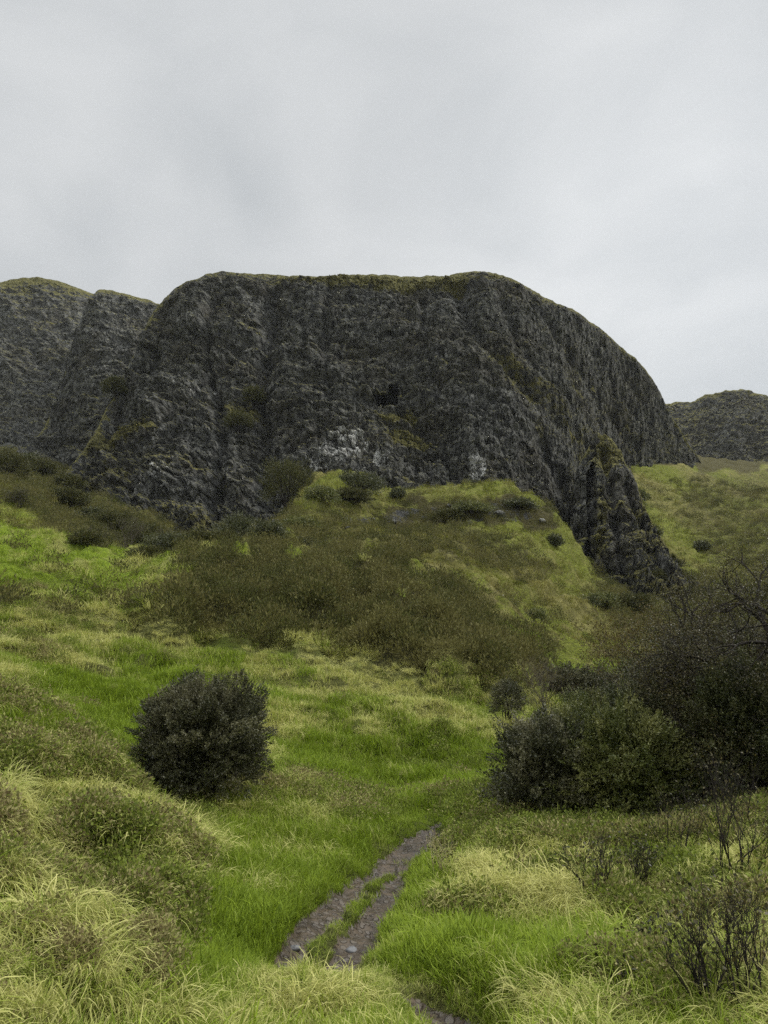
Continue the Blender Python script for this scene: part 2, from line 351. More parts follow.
attrs = {'lush': lush, 'straw': straw, 'brown': brown, 'rock': rock, 'far': far}
V = np.stack([TX, TY, TZ], -1).reshape(-1, 3); FA = gridfaces(NR, NC)
fm = pathm.ravel()[FA].mean(1) > .5
Vp, Fp, _ = compact(V, FA[fm], {}); tag(obj('path', Vp, Fp, M_PATH), 'narrow muddy double track worn through the grass', kind='structure')
mid = (YR[FA[:, 0]//NC] > 26)
a1 = FA[~fm & ~mid]; a2 = FA[~fm & mid]
# surrounding land sheet so nothing ends in mid air
def sheet():
    xs = np.concatenate([np.linspace(-2500, -40, 16), np.linspace(-30, 30, 9), np.linspace(40, 2500, 16)])
    ys = np.concatenate([np.linspace(-2500, -40, 16), np.linspace(-30, 1.2, 9), np.linspace(5, 2500, 20)])
    X, Y = np.meshgrid(xs, ys); Z = np.where(Y < 1.6, -.03-.02*np.maximum(0, -Y), -.03-.9*np.minimum(Y, 12))
    return np.stack([X, Y, Z], -1).reshape(-1, 3), gridfaces(len(ys), len(xs)), np.zeros(X.size)
sv, sf, z_ = sheet()
v1, f1, at1 = compact(V, a1, attrs)
at1 = {k: np.concatenate([a, z_+(.5 if k == 'straw' else 0)]) for k, a in at1.items()}
tag(obj('ground', np.concatenate([v1, sv]), np.concatenate([f1, sf+len(v1)]), M_GROUND, attrs=at1), 'grassy ground rising from the foreground', kind='structure')
v2, f2, at2 = compact(V, a2, attrs)
tag(obj('hillside', v2, f2, M_GROUND, attrs=at2), 'grass and heather hillside below the cliffs', kind='structure')

def terr(px, py, ymin=0, ymax=1e9):
    d = (PX-px)**2+(PY-py)**2+np.where((TY < ymin) | (TY > ymax), 1e9, 0)+TY*.05
    i = int(np.argmin(d)); return V[i].copy()

# ------------------------------------------------------------------ cliffs
def cliff(name, label, top, base, dep, seed, veg_f=None, pale_f=None, cave=None, nc=900, nr=520, dscale=1., creases=(), jag=0.):
    """top/base: [(px,py)...]; dep: [(px, Ybase, Ytop)...]"""
    x0, x1 = top[0][0], top[-1][0]
    px = np.linspace(x0, x1, nc)
    pt = pchip(*zip(*top), px); pb = np.maximum(pchip(*zip(*base), px), pt+3)
    pt = pt+jag*(fbm(px/16, px*0, 4, seed+2)-.5*np.abs(fbm(px/5, px*0, 2, seed+3)))
    yb = pchip([d[0] for d in dep], [d[1] for d in dep], px); yt = pchip([d[0] for d in dep], [d[2] for d in dep], px)
    v = np.linspace(0, 1, nr)[:, None]
    py = pb+(pt-pb)*(v**.92)
    Y = yb+(yt-yb)*(.80*v+.20*v**5)
    a, e = ae(px[None, :]+0*v, py); X = a*Y; Z = EYE+e*Y
    # plateau running back behind the brow
    npl = 46; w = np.linspace(.02, 1, npl)[:, None]**1.6
    Yp = Y[-1]+w*160; Xp = a[-1]*Yp; Zp = Z[-1]+w*4*(1-w)*2.0*np.sign(.5-w) - w*w*6
    Zp = np.minimum(Zp, EYE+(e[-1]-.002*np.sqrt(w))*Yp)
    X = np.vstack([X, Xp]); Z = np.vstack([Z, Zp]); Y = np.vstack([Y, Yp]); vv = np.vstack([v, 1+w])+0*X
    P2x, P2y = proj(X, Y, Z)
    s = seed; mid_ = nr//2; U = np.concatenate([[0], np.cumsum(np.hypot(np.diff(X[mid_]), np.diff(Y[mid_])))])[None, :]+0*X
    wrp = 4*fbm(U/18, Z/18, 3, s+60); w2 = 1.3*fbm(U/4, Z/4, 3, s+61)
    d = 6.5*(ridged(U/48+.008*Z, Z/90, 3, s)-.45)
    d += 1.7*(ridged((U+wrp)/15, Z/24, 3, s+5)-.45)
    stt = (Z+.07*U+wrp*.9)/9.5; fr = stt-np.floor(stt); msk = sm(-.5, .3, fbm(U/30, Z/8, 3, s+9))
    lf = np.exp(-((fr-.90)/.10)**2)*msk; d += 3.7*(.5-fr+sm(.80, 1.0, fr))*(.15+.85*msk)*-1+1.2
    stt = (Z-.04*U+wrp*.5+w2)/3.2; fr = stt-np.floor(stt)
    d += 1.0*(fr-sm(.7, 1.0, fr)-.2)
    v1_, e1_ = blocks((U+w2*1.4)/4.6, (Z+w2)/6.4, s+11); v2_, e2_ = blocks((U+w2*.6+7)/1.7, (Z+w2*.8)/2.5, s+12)
    d += .9*v1_-.9*sm(.10, 0, e1_)+.5*v2_-.45*sm(.14, 0, e2_)
    d += .8*fbm(U/5., Z/5., 4, s+15)+.6*(ridged(U/1.5, Z/1.2, 3, s+21)-.4)+.5*(ridged(U/3.5, Z/3., 3, s+26)-.5)
    fade = sm(1.01, .95, vv)*.95+.05
    edgef = sm(0, .05, (np.arange(nc)/nc))*sm(1, .95, (np.arange(nc)/nc))
    d += 1.6*np.maximum(0, fbm(U/7, Z/3.2, 4, s+51))
    d = d*dscale*fade
    for pts, wd, dd in creases:
        ds = polyw(P2x, P2y, [(a, b, 0) for a, b in pts])+3.*fbm(U/5, Z/5, 3, s+53)
        d -= dd*np.exp(-(np.maximum(ds, 0)/wd)**2)*fade
    d += .5*fbm(X/6, Y/6, 4, s+33)*(1-fade)*2
    cav = 0*d
    if cave:
        for (cx, cy, rx, ry, dd) in cave: cav = np.maximum(cav, dd*sm(1.12, .9, np.hypot((P2x-cx)/rx, (P2y-cy)/ry)+.35*fbm(U/2.5, Z/2.5, 3, s+44)))
    n = np.stack([-.18*np.ones_like(d), -.88*np.ones_like(d), .40*np.ones_like(d)], -1)
    ey = (Z-EYE)/Y; ax = X/Y
    Y = Y+cav; X = X+cav*ax; Z = Z+cav*ey      # hollows run straight back into the rock
    X = X+n[..., 0]*d; Y = Y+n[..., 1]*d; Z = Z+n[..., 2]*d
    Vv = np.stack([X, Y, Z], -1).reshape(-1, 3)
    veg = np.where(vv > 1.0, .55, 0)+.38*sm(.955, 1.0, vv)
    if veg_f: veg = veg+veg_f(P2x, P2y)
    veg = veg+np.where(vv < 1, .52*lf*sm(-.35, .35, fbm(U/11, Z/11, 3, s+71)), 0); pale = 1.32*pale_f(P2x, P2y) if pale_f else 0*X
    o = obj(name, Vv, gridfaces(X.shape[0], nc), M_ROCK, attrs={'veg': veg, 'pale': pale}, smooth=True)
    tag(o, label, kind='structure')
    return Vv, P2x.ravel(), P2y.ravel()

def veg_main(x, y):
    v = 0*x
    for b_, k in [((600,390,60,60,50,.7),.20),((510,330,60,40,30,.7),.14),((300,350,200,60,0,.6),.06),((395,407,20,9,0,.5),.55),((410,432,26,9,15,.5),.6),((240,405,22,12,0,.6),.40),((530,385,60,14,38,.6),.38),((505,365,22,8,20,.5),.35),((575,420,30,12,30,.5),.30),
                  ((400,283,110,9,0,.4),.55),((545,430,18,8,30,.5),.3),((110,435,50,10,-15,.5),.45),((130,470,60,14,-10,.5),.25),((60,505,60,30,0,.5),.4),((180,530,70,25,0,.5),.35),
                  ((620,380,50,40,50,.6),.18),((560,330,60,30,35,.6),.15),((660,440,40,30,0,.5),.3),((395,428,60,14,0,.5),.2),((580,470,14,30,20,.5),.3)]:
        v = np.maximum(v, 1.35*k*blob(x, y, *b_))
    return v
def pale_main(x, y):
    v = 0*x
    for b_, k in [((340,445,34,20,-25,.5),.48),((380,455,12,10,0,.5),.5),((478,470,10,16,0,.5),.6),((165,480,14,10,0,.5),.38),((185,385,30,6,-5,.5),.38),((320,462,16,16,0,.5),.4),
                  ((190,340,16,14,0,.5),.2),((420,460,60,22,0,.5),.24),((230,470,40,16,0,.5),.22),((500,445,20,20,0,.5),.2),((350,400,40,20,0,.5),.22),((565,395,40,12,50,.5),.2)]:
        v = np.maximum(v, k*blob(x, y, *b_))
    return v
CREASES = [([(272,290),(264,350),(258,400),(262,450),(268,500)], 8, 8), ([(158,308),(150,360),(115,400),(98,450)], 6, 6), ([(330,290),(322,340),(330,400)], 4, 3.5),
           ([(458,290),(470,330),(500,360),(540,400),(580,440)], 8, 6), ([(395,400),(440,440),(462,490)], 5, 4), ([(215,300),(205,360),(222,430),(212,510)], 5, 5),
           ([(530,300),(560,340),(600,390),(636,440)], 5, 5), ([(360,425),(320,425),(285,450)], 3, 3), ([(180,400),(140,450),(120,520)], 6, 5), ([(290,330),(340,350),(420,345)], 3, 2.5),
           ([(250,340),(200,380),(170,440)], 4, 4), ([(500,300),(520,350),(575,400)], 4, 4), ([(575,330),(610,370),(645,420)], 4, 4), ([(420,300),(428,350),(440,390)], 3, 3), ([(540,440),(560,480),(575,540)], 6, 6)]
MT = [(-20,552),(20,515),(60,478),(90,440),(115,392),(138,345),(155,309),(166,298),(178,287),(195,279),(215,274),(250,273),(290,276),(335,276),(380,275),(420,277),(450,275),(475,270),(500,275),(525,285),(545,298),(575,312),(600,330),(625,350),(645,370),(658,388),(665,404),(680,430),(700,460),(725,490)]
MB = [(-20,570),(60,560),(150,565),(200,570),(260,565),(320,520),(384,512),(450,512),(520,515),(560,575),(600,590),(640,530),(665,500),(700,490),(725,500)]
MD = [(-20,215,225),(60,212,245),(150,208,300),(260,205,305),(384,208,300),(450,212,300),(520,220,305),(560,230,312),(600,268,330),(640,320,350),(665,340,364),(700,360,378),(725,382,392)]
cl = cliff('cliff', 'great dark basalt cliff with a small cave and grassy brow', MT, MB, MD, 100, veg_main, pale_main, [(384,392,10,6,20),(391,385,5,7,20)], 1500, 760, 1.2, CREASES)
cliff('left_cliff', 'far hazy rounded cliff top at the left edge', [(-500,330),(-200,300),(-60,290),(0,282),(20,278),(40,277),(60,281),(85,290),(110,300),(150,325),(210,360)],
      [(-500,460),(0,460),(210,480)], [(-500,400,560),(0,380,520),(210,400,520)], 200, lambda x, y: .35*blob(x, y, 40, 282, 70, 14), None, None, 620, 420)
cliff('middle_cliff', 'rocky buttress between the far left cliff and the great cliff', [(20,452),(45,425),(62,385),(75,340),(86,308),(94,294),(103,290),(125,294),(150,301),(175,310),(230,330)],
      [(20,500),(100,520),(230,520)], [(20,330,340),(100,300,400),(230,310,400)], 300, lambda x, y: .2*blob(x, y, 100, 420, 40, 20), None, None, 420, 480)
cliff('right_cliff', 'distant cliff beyond the saddle at the right', [(620,415),(650,405),(668,403),(690,401),(708,395),(740,390),(768,395),(850,415),(1000,400),(1250,400)],
      [(620,480),(768,490),(1250,490)], [(620,430,560),(768,440,560),(1250,420,560)], 400, lambda x, y: .15+0*x, None, None, 620, 400, 1.5, jag=1.5)
# rock outcrop in the gully
OT = [(560,590),(566,545),(571,500),(577,466),(586,449),(598,442),(612,446),(624,460),(636,484),(650,516),(664,548),(684,580),(704,604),(716,622)]
OB = [(560,610),(600,612),(640,615),(680,615),(716,630)]
cliff('rock_outcrop', 'craggy grey rock spur in the gully beside the grassy hillock', OT, OB, [(560,190,200),(600,170,212),(640,166,205),(680,160,176),(716,158,160)], 500,
      lambda x, y: .6*blob(x, y, 605, 455, 20, 14)+.5*blob(x, y, 640, 597, 60, 24)+.35*blob(x, y, 648, 500, 12, 60, 25)+.4*blob(x, y, 602, 520, 8, 50)+.4*blob(x, y, 660, 530, 14, 50, 30), lambda x, y: .08+.06*blob(x, y, 620, 540, 40, 40), [(592,500,5,34,5),(590,560,5,24,4)], 420, 420, 1.1, [([(605,450),(612,500),(622,560),(640,600)], 4, 4), ([(625,480),(645,530),(670,590)], 3, 3), ([(580,520),(620,515),(650,530)], 3, 2), ([(585,560),(630,565),(670,575)], 3, 2)], 8)

# ------------------------------------------------------------------ tufts and scatter
def blades(n, spread, h0, h1, w, lean, droop, seg=3, seed=0, up=.0):
    r = np.random.default_rng(seed); V = []; Fc = []; rd = []; hh = []
    ang = r.uniform(0, 2*np.pi, n); rad = spread*np.sqrt(r.random(n)); bx = rad*np.cos(ang); by = rad*np.sin(ang)
    da = ang+r.normal(0, 1.25, n); L = r.uniform(h0, h1, n); ln = np.abs(r.normal(lean, lean*.5, n)); dr = r.uniform(.5, 1.5, n)*droop
    th = r.uniform(0, 2*np.pi, n); rnd = r.random(n); k = 0
    for i in range(n):
        dx, dy = math.cos(da[i]), math.sin(da[i]); wx, wy = -dy*w/2, dx*w/2
        c, s = math.cos(th[i]*.15), math.sin(th[i]*.15)
        x, y, z = bx[i], by[i], -.03; phi = ln[i]; idx = []
        for j in range(seg+1):
            ww = (1-j/seg)**.7 if j < seg else 0
            V.append((x-wx*ww, y-wy*ww, z)); V.append((x+wx*ww, y+wy*ww, z)) ; rd += [rnd[i]]*2; hh += [j/seg]*2
            if j < seg:
                st = L[i]/seg; x += dx*math.sin(phi)*st; y += dy*math.sin(phi)*st; z += math.cos(phi)*st; phi += dr[i]/seg
        for j in range(seg): Fc.append((k+2*j, k+2*j+1, k+2*j+3, k+2*j+2))
        k += 2*(seg+1)
    return np.array(V), np.array(Fc), {'rnd': rd, 'hh': hh}
def leafpts(P, D, size, r, asp=.5, jit=.6):
    n = len(P); D = D+r.normal(0, jit, (n, 3)); D /= np.linalg.norm(D, axis=1)[:, None]+1e-9
    S = np.cross(D, r.normal(0, 1, (n, 3))); S /= np.linalg.norm(S, axis=1)[:, None]+1e-9
    L = (size*r.uniform(.6, 1.4, n))[:, None]
    a = P; b = P+D*L*.5+S*L*asp*.5; c = P+D*L; d = P+D*L*.5-S*L*asp*.5
    return np.stack([a, b, c, d], 1).reshape(-1, 3), np.arange(4*n).reshape(-1, 4), np.repeat(r.random(n), 4)
def clump(n, rad, h, size, seed, asp=.5, up=.5):
    r = np.random.default_rng(seed); u = r.normal(0, 1, (n, 3)); u[:, 2] = np.abs(u[:, 2]); u /= np.linalg.norm(u, axis=1)[:, None]
    lump = 1+.25*np.sin(u[:, 0]*5+seed)*np.sin(u[:, 1]*6+seed*2)
    P = u*np.array([rad, rad, h])*(r.uniform(.5, 1, n)*lump)[:, None]
    D = u.copy(); D[:, 2] += up
    v, f, rr = leafpts(P, D, size, r, asp)
    return v, f, {'rnd': rr, 'hh': np.clip(v[:, 2]/h, 0, 1)}
def scatter(name, label, mat, variants, pos, scl, tone, idx, tilt=.12):
    n = len(pos); me = bpy.data.meshes.new(name); me.vertices.add(n); me.vertices.foreach_set('co', np.asarray(pos, np.float32).ravel())
    rot = np.stack([rng.normal(0, tilt, n), rng.normal(0, tilt, n), rng.uniform(0, 6.283, n)], 1)
    for nm, ty, a, key in (('rot', 'FLOAT_VECTOR', rot, 'vector'), ('scl', 'FLOAT', scl, 'value'), ('tone', 'FLOAT', tone, 'value'), ('idx', 'INT', idx, 'value')):
        at = me.attributes.new(nm, ty, 'POINT'); at.data.foreach_set(key, np.asarray(a, np.int32 if ty == 'INT' else np.float32).ravel())
    me.materials.append(mat)
    o = link(bpy.data.objects.new(name, me)); tag(o, label, kind='stuff')
    g = bpy.data.node_groups.new(name+'_nodes', 'GeometryNodeTree')
    g.interface.new_socket('Geometry', in_out='INPUT', socket_type='NodeSocketGeometry'); g.interface.new_socket('Geometry', in_out='OUTPUT', socket_type='NodeSocketGeometry')
    N = g.nodes; Lk = g.links; gi = N.new('NodeGroupInput'); go = N.new('NodeGroupOutput')
    iop = N.new('GeometryNodeInstanceOnPoints'); jn = N.new('GeometryNodeJoinGeometry')
    for k, (v, f, at) in enumerate(variants):
        vo = bpy.data.objects.new(name+'_tuft', mesh(name+'_tuft', v, f, mat, False, at))
        oi = N.new('GeometryNodeObjectInfo'); oi.inputs['Object'].default_value = vo; oi.inputs['As Instance'].default_value = False
        gt = N.new('GeometryNodeGeometryToInstance'); Lk.new(oi.outputs['Geometry'], gt.inputs[0]); Lk.new(gt.outputs[0], jn.inputs[0])
    Lk.new(gi.outputs[0], iop.inputs['Points']); Lk.new(jn.outputs[0], iop.inputs['Instance']); iop.inputs['Pick Instance'].default_value = True
    for nm, dt, so in (('idx', 'INT', 'Instance Index'), ('rot', 'FLOAT_VECTOR', 'Rotation'), ('scl', 'FLOAT', 'Scale')):
        na = N.new('GeometryNodeInputNamedAttribute'); na.data_type = dt; na.inputs['Name'].default_value = nm
        out = [q for q in na.outputs if q.enabled and q.name == 'Attribute'][0]; Lk.new(out, iop.inputs[so])
    Lk.new(iop.outputs[0], go.inputs[0])
    md = o.modifiers.new('scatter', 'NODES'); md.node_group = g
    return o
def sample(n, y0, y1, amax=.84, power=0., left=None):
    """random surface points; density in (azimuth, log distance)"""
    n = int(n*1.4); a = rng.uniform(-amax, amax, n)
    u = rng.random(n)
    if power: ly = np.log(y0)+ (np.log(y1/y0))*u**power
    else: ly = np.log(y0)+np.log(y1/y0)*u
    fi = (ly-LY[0])/(LY[1]-LY[0]); fi = np.clip(fi, 0, NR-1.001); i = fi.astype(int); fj = np.interp(a, AC, np.arange(NC)); j = np.clip(fj.astype(int), 0, NC-2)
    wi = (fi-i)[:, None]; wj = (fj-j)[:, None]
    G = V.reshape(NR, NC, 3); P = (G[i, j]*(1-wi)+G[i+1, j]*wi)*(1-wj)+(G[i, j+1]*(1-wi)+G[i+1, j+1]*wi)*wj
    return P, i, j

# visibility of each terrain vertex from near the camera (skip tufts deep behind crests)
mx = np.maximum.accumulate((TZ+.5-EYE)/TY, axis=0); VIS = (TZ+1.6+TY*.012-EYE)/TY >= mx-.02

short = [blades(44, .13, .04, .11, .0075, .35, .9, 3, s) for s in range(4)]
longt = [blades(56, .15, .09, .27, .0085, .75, 2.2, 4, 20+s) for s in range(5)]
def place(n, y0, y1, cond, **k):
    P, i, j = sample(n, y0, y1, **k)
    ok = cond(P, i, j) & VIS[i, j]
    return P[ok], i[ok], j[ok]
U = lambda n: rng.random(n)
# short turf
P, i, j = place(95000, 2.2, 34, lambda P, i, j: (pathm[i, j] < .35) & (bank[i, j] < .9) & (U(len(i)) < 1.1-.75*straw[i, j]))
d = P[:, 1]
scatter('short_grass', 'short green turf', M_BLADE, short, P, rng.uniform(.8, 1.5, len(P))*(1+d/16)*(.35+.65*sm(2, 30, dp[i, j]))*(1-.5*blob(PX[i, j], PY[i, j], 320, 985, 90, 45)), np.clip(straw[i, j]*.8-.12+rng.normal(0, .12, len(P)), 0, 1), rng.integers(0, 4, len(P)), .15)
# long tussock grass
P, i, j = place(60000, 2.4, 48, lambda P, i, j: (dp[i, j] > 9) & (brown[i, j] < .8) & (U(len(i)) > .30*bank[i, j]+.45*tus[i, j]*sm(0, .5, fbm(P[:, 0]/.8, P[:, 1]/.8, 2, 89))) & (U(len(i)) < .05+.95*sm(.35, .8, straw[i, j]+.25*fbm(P[:, 0]/.8, P[:, 1]/.8, 2, 81))))
d = P[:, 1]
scatter('long_grass', 'long pale tussock grass', M_BLADE, longt, P, rng.uniform(.35, 1.1, len(P))**1.3*(1+d/60)*(1+.55*fbm(P[:, 0]/.6, P[:, 1]/.6, 2, 82))*(.35+.65*sm(8, 42, dp[i, j]))*(1-.35*blob(PX[i, j], PY[i, j], 320, 985, 90, 45)), np.clip(straw[i, j]*1.0+.08-.20*sm(870, 960, PY[i, j])-.10*bank[i, j]+rng.normal(0, .22, len(P)), 0, 1), rng.integers(0, 5, len(P)), .3)
# big drooping tussocks
tusv = [blades(200, .22, .16, .42, .0085, .85, 2.4, 5, 30+s) for s in range(4)]
P, i, j = place(17000, 4.5, 62, lambda P, i, j: (dp[i, j] > 32) & (brown[i, j] < .7) & (U(len(i)) < .12+.6*sm(.4, .9, straw[i, j])) & ~((TY[i, j] < 8) & (PX[i, j] > 180) & (PX[i, j] < 460)))
P[:, 2] += .02; d = P[:, 1]
scatter('tussocks', 'drooping pale tussocks standing above the turf', M_BLADE, tusv, P, rng.uniform(.3, .95, len(P))*(1+d/90), np.clip(.38+.55*straw[i, j]-.15*sm(870, 960, PY[i, j])-.12*bank[i, j]+rng.normal(0, .18, len(P)), 0, 1), rng.integers(0, 4, len(P)), .25)
# coarse far grass on the hillside
farg = [blades(40, .35, .15, .42, .03, .5, 1.2, 2, 40+s) for s in range(4)]
for nm, lb, mt, lo, hi, cnt in (('meadow_grass', 'rough green and straw grass of the middle meadow', M_BLADE, .5, 2, 60000), ('hill_grass', 'rough olive grass covering the hill', M_HILL, -1, .5, 50000)):
    P, i, j = place(cnt, 36 if lo > 0 else 90, 120 if lo > 0 else 330, lambda P, i, j: (lush[i, j]+.4*(U(len(i))-.5) > lo) & (lush[i, j]+.4*(U(len(i))-.5) <= hi) & (brown[i, j] < .75) & (rock[i, j] < .3) & (U(len(i)) < .25+.6*straw[i, j]))
    d = P[:, 1]
    scatter(nm, lb, mt, farg, P, (.35+1.1*rng.random(len(P))**2)*(.7+d/120)*(1+.5*fbm(P[:, 0]/2, P[:, 1]/2, 2, 83)), np.clip(straw[i, j]*.9+rng.normal(0, .12, len(P)), 0, 1), rng.integers(0, 4, len(P)), .2)
# heather
hth = [clump(190, .5, .55, .09, 60+s, .35, .9) for s in range(4)]
P, i, j = place(66000, 34, 330, lambda P, i, j: (brown[i, j]+.9*(U(len(i))-.5)+.35*fbm(P[:, 0]/3, P[:, 1]/3, 2, 84) > .55))
d = P[:, 1]
scatter('heather', 'brown heather and dying bracken', M_BRACKEN, hth, P, (.6+1.7*rng.random(len(P))**2.2)*(.75+d/170), np.clip(rng.normal(.5, .4, len(P))+.8*fbm(P[:, 0]/2.6, P[:, 1]/2.6, 3, 85), 0, 1), rng.integers(0, 4, len(P)), .15)
# brambles on the left bank and here and there on the right
brm = [clump(230, .20, .17, .026, 90+s, .6, .3) for s in range(4)]
P, i, j = place(60000, 2.4, 15, lambda P, i, j: (bank[i, j] > .1) & (fbm(P[:, 0]/.6, P[:, 1]/.6, 2, 86)+U(len(i))*.4+.75*brown[i, j]-.1*sm(780, 860, PY[i, j]) > .30))
P2, i2, j2 = place(34000, 2.6, 16, lambda P, i, j: (PX[i, j] > 440) & (dp[i, j] > 10) & (fbm(P[:, 0]/.9, P[:, 1]/.9, 3, 87)+.0014*(PX[i, j]-560) > .06))
P3, i3, j3 = place(60000, 12, 60, lambda P, i, j: (dp[i, j] > 20) & (brown[i, j] < .6) & (fbm(P[:, 0]/2.2, P[:, 1]/3, 3, 97) > .33) & (U(len(i)) < .5-.35*green[i, j]))
P = np.concatenate([P, P2, P3]); d = P[:, 1]
scatter('brambles', 'tangled brambles and dead leaves', M_BRAMBLE, brm, P, rng.uniform(.5, 1.3, len(P))*(1+d/40)*(.55+.45*sm(4, 8, d)), np.clip(rng.normal(.42, .32, len(P))-.25*(d > 12)+.28*np.concatenate([brown[i, j], 0*i2, 0*i3])+.5*fbm(P[:, 0]/1.5, P[:, 1]/1.5, 2, 88), 0, 1), rng.integers(0, 4, len(P)), .35)
print('instances', sum(len(o.data.vertices) for o in COL.objects if o.get('kind') == 'stuff'))

# ------------------------------------------------------------------ bushes and trees
def tubes(segs, k=3):
    S = np.array([(*a, *b, r0, r1) for a, b, r0, r1 in segs], float)
    A, B, r0, r1 = S[:, :3], S[:, 3:6], S[:, 6], S[:, 7]; D = B-A; D /= np.linalg.norm(D, axis=1)[:, None]+1e-9
    ref = np.where(np.abs(D[:, 2:3]) > .9, [[1, 0, 0]], [[0, 0, 1]]); Uu = np.cross(D, ref); Uu /= np.linalg.norm(Uu, axis=1)[:, None]; Wv = np.cross(D, Uu)
    th = np.arange(k)*2*np.pi/k; ring = Uu[:, None]*np.cos(th)[None, :, None]+Wv[:, None]*np.sin(th)[None, :, None]
    V = np.concatenate([A[:, None]+ring*r0[:, None, None], B[:, None]+ring*r1[:, None, None]], 1).reshape(-1, 3)
    base = (np.arange(len(S))*2*k)[:, None, None]; q = np.arange(k); qq = (q+1) % k
    Fc = (base+np.stack([q, qq, qq+k, q+k], 1)[None]).reshape(-1, 4)
    return V, Fc
def nrm(v): return v/(np.linalg.norm(v)+1e-9)
def grow(segs, tips, p, d, L, r, depth, rr, spread=.55, up=.12, wig=.18, nb=(2, 3), shrink=.72):
    n = 3
    for q in range(n):
        d = nrm(d+rr.normal(0, wig, 3)+np.array([0, 0, up])); p2 = p+d*L/n; r2 = r*.88
        segs.append((p, p2, r, r2)); p, r = p2, r2
        if depth > 0 and q > 0 and rr.random() < .6:
            grow(segs, tips, p, nrm(d+rr.normal(0, spread*1.3, 3)), L*shrink*.8, r*.55, depth-1, rr, spread, up, wig, nb, shrink)
    if depth == 0: tips.append((p, d)); return
    for _ in range(rr.integers(nb[0], nb[1]+1)):
        grow(segs, tips, p, nrm(d+rr.normal(0, spread, 3)), L*shrink*rr.uniform(.8, 1.15), r*.7, depth-1, rr, spread, up, wig, nb, shrink)
def thing(name, label, cat, loc, group=None):
    o = link(bpy.data.objects.new(name, None)); o.location = loc; o.empty_display_size = .2
    return tag(o, label, cat, group)
def leafy_bush(name, label, cat, loc, w, h, n, size, mat, seed, group=None, nl=7, dep=1.0, asp=.32, hang=0., lump=.22, stemmat=None):
    """dense shrub: sprigs of small leaves through a lumpy volume, on a fan of stems"""
    rr = np.random.default_rng(seed); root = thing(name, label, cat, loc, group)
    u = rr.normal(0, 1, (n, 3)); u /= np.linalg.norm(u, axis=1)[:, None]; u[:, 2] = np.where(u[:, 2] < -.55, -u[:, 2], u[:, 2])
    az = np.arctan2(u[:, 1], u[:, 0])
    lm = 1+lump*fbm(az*1.6+seed, u[:, 2]*2.6+seed, 4, seed % 50)+lump*.8*fbm(az*4, u[:, 2]*5, 3, seed % 40+3)
    hf = fbm(az*6.5+seed*1.3, u[:, 2]*9, 2, seed % 30+7)
    lm = lm*(1+.10*hf-.10*sm(.05, .5, -hf)); rad = (1-.5*rr.random(n)**1.7)*lm
    cz = h*.50
    P = np.stack([u[:, 0]*w/2*rad, u[:, 1]*w/2*dep*rad, cz+u[:, 2]*cz*1.02*rad], 1); P[:, 2] = np.maximum(P[:, 2], .02)
    D = u*np.array([1, 1, .8])+np.array([0, 0, .45-hang]); D /= np.linalg.norm(D, axis=1)[:, None]
    Pm = np.repeat(P, nl, 0)+np.repeat(D, nl, 0)*np.tile(np.linspace(0, size*2.4, nl), n)[:, None]
    v, f, r_ = leafpts(Pm, np.repeat(D, nl, 0), size, rr, asp, .75)
    r_ = np.clip(r_*.5+np.repeat(rr.random(n)*.5, nl*4), 0, 1)
    obj('foliage', v, f, mat, root, False, {'rnd': r_})
    segs = []
    for _ in range(9):
        a = rr.uniform(0, 6.28); t = rr.uniform(.3, .9); tip = np.array([math.cos(a)*w*.42*t, math.sin(a)*w*.42*t*dep, h*rr.uniform(.6, .92)])
        p = np.array([math.cos(a)*.04*w, math.sin(a)*.04*w, -.15]); q0 = p
        for q in range(5):
            nx = q0+(tip-q0)*((q+1)/5)+rr.normal(0, .03*w, 3); r0 = .022*w*(1-q/5.5)
            segs.append((p, nx, r0, r0*.8)); p = nx
    segs.append((np.array([0, 0, -.15]), np.array([0, 0, cz*.85]), .03*w, .012*w))
    for _ in range(26):                    # dead twigs poking out of the outline
        a = rr.uniform(0, 6.28); el = rr.uniform(-.1, 1.3); u_ = np.array([math.cos(a)*math.cos(el), math.sin(a)*math.cos(el)*dep, math.sin(el)])
        c0 = np.array([0, 0, cz*.8]); p = u_*np.array([w/2, w/2, cz])*.6+np.array([0, 0, cz]); L_ = w*rr.uniform(.22, .34); segs.append((c0, p, .006*w, .0035*w))
        for q in range(3):
            u_ = nrm(u_+rr.normal(0, .22, 3)); nx = p+u_*L_/3; segs.append((p, nx, .0035*w*(1-q*.25), .0035*w*(.75-q*.25))); p = nx
    obj('stems', *tubes(segs, 5), stemmat or M_BARK, root)
    return root
def bare_bush(name, label, cat, loc, h, seed, depth=4, n=6, r=.02, spread=.35, mat=None, leaf=None, nleaf=0, lsize=.03, group=None, up=.12, trunk=None, shrink=.72, flat=1., L0=.33):
    rr = np.random.default_rng(seed); root = thing(name, label, cat, loc, group); segs = []; tips = []
    for _ in range(n):
        grow(segs, tips, np.array([rr.normal(0, .03*h), rr.normal(0, .03*h), -.1]), nrm(np.array([rr.normal(0, spread), rr.normal(0, spread), 1.])), h*L0, r, depth, rr, spread, up, shrink=shrink)
    obj('branches' if trunk is None else 'crown', *tubes(segs, 4 if h > 3 else 3), mat or M_TWIG, root)
    if leaf and nleaf:
        T = np.array([t[0] for t in tips]); Dd = np.array([t[1] for t in tips]); k = rr.integers(0, len(T), nleaf)
        v, f, r_ = leafpts(T[k]+rr.normal(0, lsize*2.2, (nleaf, 3))-Dd[k]*rr.uniform(0, h*.05, nleaf)[:, None], Dd[k], lsize, rr, .6, .8)
        obj('leaves', v, f, leaf, root, False, {'rnd': r_})
    return root
mpp = lambda p: p[1]/F            # metres per pixel at a point

